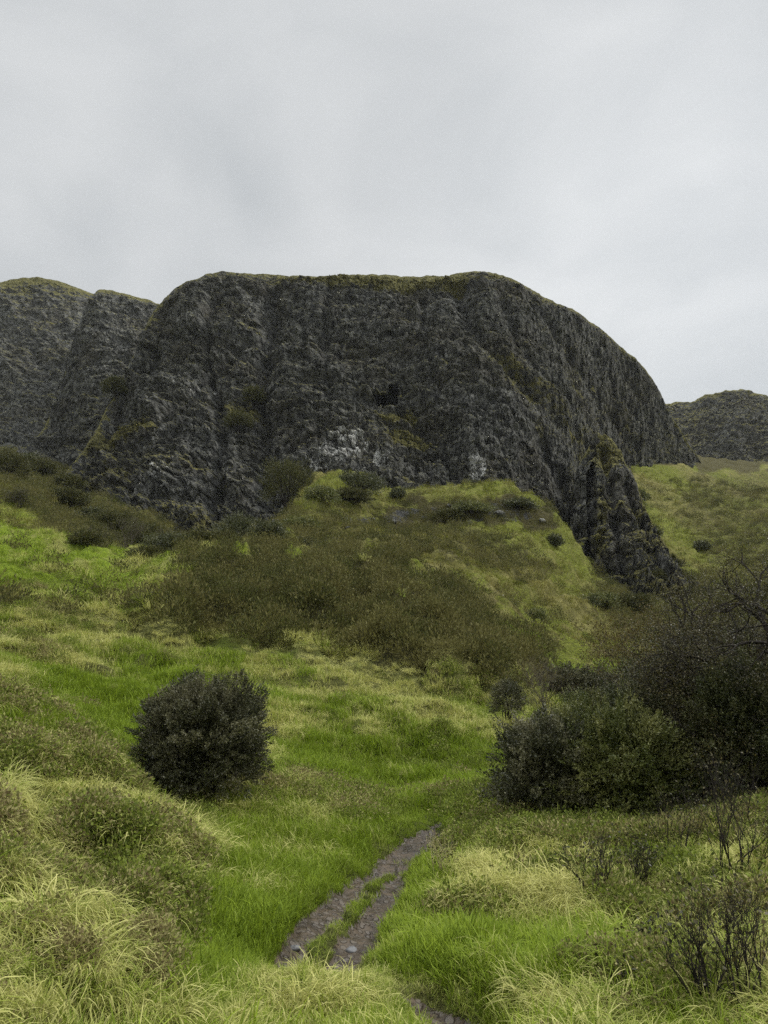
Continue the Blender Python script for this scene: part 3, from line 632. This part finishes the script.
# big round gorse bush beside the path
p = terr(197, 806, 10, 17); s = mpp(p)
leafy_bush('gorse_bush', 'round dark gorse bush alone on the green slope by the path', 'bush', p+(0, .3, -.15), 119*s, 116*s, 30000, .034, M_GORSE, 11, nl=8, lump=.32, asp=.45)
# thicket on the right
RG = 'gorse bushes in the thicket by the path'
for (px, py, wp, hp, sd, mt, lb, y0, y1) in [
    (556, 824, 92, 96, 12, M_GORSE, 'dark gorse bush at the near left corner of the thicket, beside the path end', 10, 16),
    (628, 828, 112, 112, 22, M_GORSE2, 'wide olive gorse bush at the front middle of the thicket', 10, 16),
    (600, 790, 90, 92, 24, M_GORSE2, 'olive gorse bush wedged behind the two front bushes', 12, 19),
    (672, 815, 120, 122, 13, M_DARKLEAF, 'dark evergreen bush under the spreading hawthorn', 10, 17),
    (615, 745, 110, 62, 14, M_GORSE2, 'lighter green gorse mound rising behind the wide front bush', 17, 26),
    (752, 808, 140, 135, 15, M_DARKLEAF, 'dark dense bush at the foot of the hawthorn trunk, at the photo edge', 10, 17),
    (575, 712, 70, 40, 16, M_GORSE, 'low dark gorse bush at the top of the thicket beside the pale bare shrub', 26, 42),
    (545, 800, 60, 70, 17, M_GORSE2, 'small gorse bush at the thicket edge closest to the green slope', 12, 18)]:
    p = terr(px, py, y0, y1); s = mpp(p)
    leafy_bush('thicket_bush', lb, 'bush', p+(0, .3, -.2), wp*s, hp*s, int(13000*(wp/110)**1.6), .04*max(1, s/.02), mt, sd, RG, nl=8, lump=.45, dep=.8, asp=.45)
p = terr(508, 722, 24, 40); s = mpp(p)
leafy_bush('small_bush', 'small very dark round bush left of the bare shrub', 'bush', p, 30*s, 36*s, 1500, .06, M_GORSE, 18, nl=6)
p = terr(545, 725, 22, 40); s = mpp(p)
bare_bush('bare_shrub', 'pale leafless shrub with upright twigs behind the thicket', 'shrub', p, 78*s, 19, 4, 12, .018, .38, M_TWIG, M_TWIGLEAF, 700, .05)
# hawthorn
p = terr(738, 798, 11, 18); s = mpp(p)
def hawthorn(p, h, seed, label, r0=.13, lean=(0, 0), leafn=85000):
    rr = np.random.default_rng(seed); root = thing('hawthorn_tree', label, 'tree', p, 'hawthorns at the right'); tr = []
    q = np.array([0, 0, -.25]); d = nrm(np.array([lean[0], lean[1], 1.])); crown = []; tips = []
    for k in range(6):
        d = nrm(d+rr.normal(0, .12, 3)); q2 = q+d*h*.085; tr.append((q, q2, r0*(1-k*.07), r0*(1-(k+1)*.07))); q = q2
        if k >= 2:
            for _ in range(3):
                a = rr.uniform(0, 6.28); dd = nrm(np.array([math.cos(a), math.sin(a)*.7, .35]))
                grow(crown, tips, q, dd, h*.30, r0*.42, 5, rr, .55, .05, .24, (2, 3), .66)
    for _ in range(3): grow(crown, tips, q, nrm(d+rr.normal(0, .5, 3)), h*.3, r0*.5, 4, rr, .55, .05, .22, (2, 3), .66)
    obj('trunk', *tubes(tr, 8), M_BARK, root); obj('crown', *tubes(crown, 4), M_BARK, root)
    T = np.array([t[0] for t in tips]); Dd = np.array([t[1] for t in tips]); k = rr.integers(0, len(T), leafn)
    v, f, r_ = leafpts(T[k]+rr.normal(0, .13, (leafn, 3)), Dd[k], .026, rr, .55, .8)
    obj('leaves', v, f, M_HAWLEAF, root, False, {'rnd': r_}); print('hawthorn', len(crown), len(tips)); return root
hawthorn(p+(0, .6, 0), 190*s, 31, 'spreading near leafless hawthorn with a dark forked trunk', .19, (-.1, 0))
p = terr(835, 790, 11, 18); hawthorn(p+(0, 1.2, 0), 180*s, 33, 'brown twiggy hawthorn partly outside the photo edge', .16, (-.1, .1))
p = terr(665, 745, 22, 36); s = mpp(p)
bare_bush('twiggy_bush', 'rust brown twiggy bush behind the hawthorn, below the rock spur', 'bush', p, 150*s, 35, 4, 10, .03, .5, M_BARK, M_TWIGLEAF, 9000, .06)

# bushes below and on the cliff
FG = 'bushes at the foot of the cliff'
for (px, py, wp, hp, sd, mt, lb, y0, y1) in [
    (286, 506, 54, 48, 41, M_FARLEAF, 'round olive bush against the cliff left of the grassy knoll', 85, 200),
    (240, 551, 46, 38, 42, M_DARKLEAF, 'dark bush in the hollow at the cliff foot', 85, 200),
    (357, 492, 50, 18, 43, M_DARKLEAF, 'flat dark bush tucked on the grassy knoll', 100, 170),
    (8, 478, 40, 28, 44, M_FARLEAF, 'grey green bush at the left photo edge on the scree', 100, 260),
    (322, 500, 30, 14, 45, M_GORSE2, 'low bush between the round olive bush and the knoll', 90, 160),
    (398, 498, 12, 9, 46, M_DARKLEAF, 'tiny dark bush on the flat top of the hillock', 100, 170),
    (588, 608, 17, 10, 47, M_DARKLEAF, 'small dark bush alone on the green slope right of the hillock', 60, 160),
    (470, 512, 40, 9, 48, M_GORSE2, 'low bush spread along the hillock ledge', 90, 170),
    (535, 622, 22, 12, 49, M_GORSE2, 'dark low bush on the slope above the bare shrub', 50, 160),
    (702, 548, 12, 7, 50, M_DARKLEAF, 'tiny lone bush on the yellow right hand slope', 150, 400),
    (660, 592, 60, 22, 51, M_FARLEAF, 'wide brown green bush at the foot of the rock spur', 100, 200)]:
    p = terr(px, py, y0, y1); s = mpp(p)
    leafy_bush('cliff_foot_bush', lb, 'bush', p+(0, 0, -.3*s*10), wp*s, hp*s, int(60*wp), 1.35*s, mt, sd, FG, nl=5, lump=.3, asp=.5)
for (px, py, hp, sd, lb) in [(125, 552, 44, 52, 'bare grey tree at the bottom of the scree by the green meadow'), (18, 508, 24, 53, 'stunted dark leafless tree at the left above the meadow'),
                         (165, 556, 34, 54, 'twiggy grey shrub right of the bare scree tree'), (95, 548, 26, 55, 'low twiggy shrub left of the bare scree tree')]:
    p = terr(px, py, 85, 200); s = mpp(p)
    bare_bush('bare_tree', lb, 'tree', p, hp*s, sd, 4, 7, .7*s, .5, M_TWIG, M_FARLEAF, 2600, 1.1*s, 'bare trees on the scree')
for k, (px, py, wp, hp) in enumerate([(70,505,34,16),(92,522,26,13),(112,532,40,20),(142,545,36,22),(172,552,44,20),(205,552,40,22),(225,545,26,16),(268,538,30,16),(45,470,26,14),(68,488,26,12),(30,452,30,14),(84,545,30,14),(150,560,34,14),(300,548,28,12)]):
    p = terr(px, py, 75, 260); s = mpp(p)
    leafy_bush('scrub_bush', 'low dark scrub bush on the scree at the left foot of the cliff', 'bush', p+(0, 0, -.5), wp*s, hp*s, int(70*wp), 1.5*s, [M_FARLEAF, M_DARKLEAF][k % 3 == 1], 80+k, 'scrub bushes on the scree at the left', nl=5, lump=.5, asp=.5)
CV, CPX, CPY = cl
for (px, py, wp, hp, sd, lb) in [(237, 425, 26, 18, 61, 'olive bush clinging to the middle of the cliff gully'), (250, 396, 18, 18, 62, 'dark bush high in the cliff gully'), (112, 392, 20, 18, 63, 'bush on the left shoulder of the cliff')]:
    k = int(np.argmin((CPX-px)**2+(CPY-py)**2)); p = CV[k].astype(float); s = mpp(p)
    leafy_bush('cliff_bush', lb, 'bush', p+(0, -.5, -1), wp*s, hp*s, 1300, 1.4*s, M_FARLEAF, sd, 'bushes growing on the cliff face', nl=5, lump=.3, asp=.5)

for k, (px, py, wp, hp) in enumerate([(448,516,26,8),(520,508,28,8),(300,530,34,12),(350,500,40,10),(555,545,12,9),(500,610,20,9)]):
    p = terr(px, py, 85, 200); s = mpp(p)
    leafy_bush('ledge_bush', 'dark low growth along the broken ledge of the grassy hillock', 'bush', p+(0, 0, -.5), wp*s, hp*s, int(70*wp), 1.5*s, [M_FARLEAF, M_DARKLEAF, M_GORSE2][k % 3], 120+k, 'low bushes on the hillock ledges', nl=5, lump=.5, asp=.5)
# dead woody plants in the right foreground
DG = 'dark dead stems in the right foreground'
for (px, py, hp, sd, n, lb) in [(745, 1015, 110, 71, 7, 'tall dark dead stems nearest the bottom corner'), (700, 1010, 90, 72, 5, 'thin dead stems left of the tall corner stems'), (735, 890, 110, 73, 8, 'black upright stems below the hawthorn'),
                            (600, 905, 60, 74, 5, 'reddish dead stems in the grass below the front bush'), (640, 900, 56, 75, 4, 'dead stems among tussocks under the dark bush'), (655, 970, 46, 76, 5, 'low dark woody stems in the grassy bank'),
                            (625, 1000, 34, 77, 5, 'small dark dead weed at the bottom of the photo'), (680, 860, 60, 78, 5, 'thin stems against the shadow of the thicket'), (440, 880, 40, 79, 3, 'pale dead stalks beside the path')]:
    p = terr(px, py, 3.5, 14); s = mpp(p)
    bare_bush('dead_plant', lb, 'plant', p, hp*s*1.15, sd, 3, n+3, .0085, .22, M_DRY if 'pale' in lb else M_BARK, M_HAWLEAF, 260, .028, DG, .1, L0=.42)
# arching dry stalks over the left bank
def arch(pts, lb):
    A = [terr(a, b, 3, 11) for a, b in pts[:1]][0]; Y0 = A[1]; P3 = []
    for k, (a, b) in enumerate(pts):
        aa, e = ae(a, b); Yk = Y0+.12*k; P3.append(np.array([aa*Yk, Yk, EYE+e*Yk]))
    P3 = np.array(P3); tt = np.linspace(0, len(pts)-1, 26); Q = np.stack([pchip(np.arange(len(pts)), P3[:, c], tt) for c in range(3)], 1)
    o = obj('dry_stalk', *tubes([(Q[k], Q[k+1], .0065*(1-k/34), .0065*(1-(k+1)/34)) for k in range(25)], 5), M_DRY)
    tag(o, lb, 'stalk', 'dry stalks arching over the left bank')
arch([(30,886),(45,884),(62,893),(80,910),(100,928)], 'long straw coloured stalk arching over the bramble bank')
arch([(140,912),(158,911),(172,916),(187,925)], 'short upper dry stalk at the edge of the bank by the green slope')
arch([(172,928),(186,935),(201,948)], 'short lower dry stalk hanging towards the path')

# small stones
m_ = NT('pale_rock'); m_.bsdf(m_.mix(m_.rng(m_.noise(m_.pos(), 1.2, 6, .75), .4, .62), (.05, .05, .045), (.34, .34, .32)), .8, m_.bump(m_.noise(m_.pos(), 2., 6, .7), .4, .8), .2); M_ROCK2 = m_.m
def stone(loc, r, sd, lb, cat='stone', gr='small pale stones', mt=None, jagg=0):
    rr = np.random.default_rng(sd); n = 20; m_ = 13; th = np.linspace(0, 2*np.pi, n, endpoint=False); ph = np.linspace(.02, np.pi-.02, m_)
    Tt, Pp = np.meshgrid(th, ph); u = np.stack([np.sin(Pp)*np.cos(Tt), np.sin(Pp)*np.sin(Tt), np.cos(Pp)*.6], -1)
    u = u*(1+.22*fbm(u[..., 0]*1.7+sd, u[..., 1]*1.7+u[..., 2]*2, 3, sd))[..., None]*r*(1+jagg*fbm(u[..., 0]*5+sd, u[..., 1]*5+u[..., 2]*6, 3, sd+9))[..., None]
    Fc = [(a*n+b, a*n+(b+1) % n, (a+1)*n+(b+1) % n, (a+1)*n+b) for a in range(m_-1) for b in range(n)]
    o = obj(cat if cat == 'stone' else 'turf_rock', u.reshape(-1, 3), Fc, mt or M_STONE); o.location = loc; tag(o, lb, cat, gr)
m_ = NT('stone'); m_.bsdf(m_.mix(m_.noise(m_.pos(), 30, 5, .7), (.08, .078, .08), (.24, .24, .24)), .5, None, .4); M_STONE = m_.m
for k, (px, py, wp, hp) in enumerate([(668,566,20,10),(652,536,18,9),(680,590,26,12),(600,606,28,12),(632,608,34,13),(640,500,14,8),(700,600,30,12)]):
    p = terr(px, py, 100, 300); s = mpp(p)
    leafy_bush('spur_bush', 'low olive scrub growing up against the rock spur', 'bush', p+(0, 0, -.5), wp*s, hp*s, int(75*wp), 1.5*s, [M_FARLEAF, M_GORSE2][k % 2], 160+k, 'scrub around the rock spur', nl=5, lump=.5, asp=.5)
for k, (px, py, rp_) in enumerate([(268,528,4),(276,522,5),(285,517,4),(262,536,4),(448,508,3),(456,511,2.5),(486,512,4),(497,515,5),(507,519,3.5),(535,517,3),(542,521,4),(466,598,4),(502,597,4),(508,603,3),(372,520,3),(392,522,3.5),(348,528,3)]):
    p = terr(px, py, 80, 200); s = mpp(p); stone(p, rp_*s, 200+k, 'pale grey rock poking out of the hillock turf', 'rock', 'rocks showing through the hillock turf', M_ROCK2, .25)
stone(terr(58, 758, 8, 13), .035, 1, 'small pale stone among the bank brambles')
stone(terr(500, 843, 8, 15), .05, 2, 'grey stone below the left end of the thicket')
stone(terr(398, 905, 6, 14), .05, 3, 'wet grey stone on the right hand track')
stone(terr(352, 950, 6, 12), .06, 4, 'wet stone at the near end of the right hand track')
stone(terr(295, 948, 6, 12), .05, 5, 'flat stone at the near end of the left hand track')

# ------------------------------------------------------------------ sky, light, air, camera
SUN_EL, SUN_AZ = R(46), R(82)             # azimuth clockwise from +Y: high, to the right and slightly behind
w = bpy.data.worlds.new('World'); C.world = w; w.use_nodes = True; t = w.node_tree; N = t.nodes; N.clear()
def wn(ty, **k):
    n = N.new(ty)
    for a, b in k.items(): setattr(n, a, b)
    return n
sky = wn('ShaderNodeTexSky', sky_type='NISHITA', sun_disc=False, sun_elevation=SUN_EL, sun_rotation=SUN_AZ)
bg1 = wn('ShaderNodeBackground'); t.links.new(sky.outputs[0], bg1.inputs[0]); bg1.inputs[1].default_value = .06
tc = wn('ShaderNodeTexCoord'); mp = wn('ShaderNodeMapping'); mp.inputs['Scale'].default_value = (1, 1, 1.7); t.links.new(tc.outputs['Generated'], mp.inputs[0])
nz = wn('ShaderNodeTexNoise'); nz.inputs['Scale'].default_value = 2.6; nz.inputs['Detail'].default_value = 7; nz.inputs['Roughness'].default_value = .5; nz.inputs['Distortion'].default_value = .4; t.links.new(mp.outputs[0], nz.inputs['Vector'])
cr = wn('ShaderNodeValToRGB'); cr.color_ramp.elements[0].position = .36; cr.color_ramp.elements[0].color = (.455, .475, .487, 1); cr.color_ramp.elements[1].position = .68; cr.color_ramp.elements[1].color = (.60, .612, .616, 1)
t.links.new(nz.outputs['Fac'], cr.inputs[0])
sx = wn('ShaderNodeSeparateXYZ'); t.links.new(tc.outputs['Generated'], sx.inputs[0])
mr = wn('ShaderNodeMapRange', interpolation_type='SMOOTHSTEP'); t.links.new(sx.outputs[2], mr.inputs[0])
mr.inputs[1].default_value = .68; mr.inputs[2].default_value = .98; mr.inputs[3].default_value = 1.0; mr.inputs[4].default_value = 4.2
# brighter cloud low on the right
dt = wn('ShaderNodeVectorMath', operation='DOT_PRODUCT'); t.links.new(tc.outputs['Generated'], dt.inputs[0]); dt.inputs[1].default_value = nrm(np.array([.42, .85, .30]))
m2 = wn('ShaderNodeMapRange', interpolation_type='SMOOTHSTEP'); t.links.new(dt.outputs['Value'], m2.inputs[0])
m2.inputs[1].default_value = .86; m2.inputs[2].default_value = 1.; m2.inputs[3].default_value = 1.; m2.inputs[4].default_value = 1.16
mm = wn('ShaderNodeMath', operation='MULTIPLY'); t.links.new(mr.outputs[0], mm.inputs[0]); t.links.new(m2.outputs[0], mm.inputs[1])
bg2 = wn('ShaderNodeBackground'); t.links.new(cr.outputs[0], bg2.inputs[0]); t.links.new(mm.outputs[0], bg2.inputs[1])
mx_ = wn('ShaderNodeMixShader'); mx_.inputs[0].default_value = .92; wo = wn('ShaderNodeOutputWorld')
t.links.new(bg1.outputs[0], mx_.inputs[1]); t.links.new(bg2.outputs[0], mx_.inputs[2]); t.links.new(mx_.outputs[0], wo.inputs[0])
sl = bpy.data.lights.new('sun', 'SUN'); sl.energy = 1.5; sl.angle = R(10); sl.color = (1, .96, .9); so = link(bpy.data.objects.new('sun', sl))
from mathutils import Vector
sd_ = Vector((math.sin(SUN_AZ)*math.cos(SUN_EL), math.cos(SUN_AZ)*math.cos(SUN_EL), math.sin(SUN_EL)))
so.rotation_euler = sd_.to_track_quat('Z', 'Y').to_euler(); so.location = (20, -20, 40)

HAZE = True
if HAZE:
    hb = [(x, y, z) for z in (-30, 330) for y in (-2600, 2600) for x in (-2600, 2600)]
    hf = [(0, 2, 3, 1), (4, 5, 7, 6), (0, 1, 5, 4), (2, 6, 7, 3), (0, 4, 6, 2), (1, 3, 7, 5)]
    mh = bpy.data.materials.new('damp_air'); mh.use_nodes = True; mh.node_tree.nodes.clear()
    vo = mh.node_tree.nodes.new('ShaderNodeVolumePrincipled'); vo.inputs['Density'].default_value = .00006; vo.inputs['Color'].default_value = (.93, .96, 1, 1); vo.inputs['Anisotropy'].default_value = .3
    mo = mh.node_tree.nodes.new('ShaderNodeOutputMaterial'); mh.node_tree.links.new(vo.outputs[0], mo.inputs['Volume'])
    tag(obj('haze', hb, hf, mh, smooth=False), 'thin damp air over the hill', kind='stuff')

cam = bpy.data.cameras.new('camera'); co = link(bpy.data.objects.new('camera', cam)); C.camera = co
co.location = (0, 0, EYE); co.rotation_euler = (math.pi/2+PITCH, 0, 0)
cam.sensor_fit = 'VERTICAL'; cam.sensor_height = 24; cam.lens = 24*F/H; cam.clip_start = .05; cam.clip_end = 8000
C.view_settings.view_transform = 'Standard'; C.view_settings.look = 'None'; C.view_settings.gamma = 1; C.view_settings.exposure = .35; C.view_settings.use_curve_mapping = False
C.cycles.adaptive_threshold = .012; C.cycles.use_denoising = False; C.cycles.denoiser = 'OPENIMAGEDENOISE'; C.cycles.denoising_input_passes = 'RGB_ALBEDO_NORMAL'
C.cycles.max_bounces = 6; C.cycles.diffuse_bounces = 3; C.cycles.glossy_bounces = 2; C.cycles.transmission_bounces = 3; C.cycles.volume_bounces = 1; C.cycles.transparent_max_bounces = 4
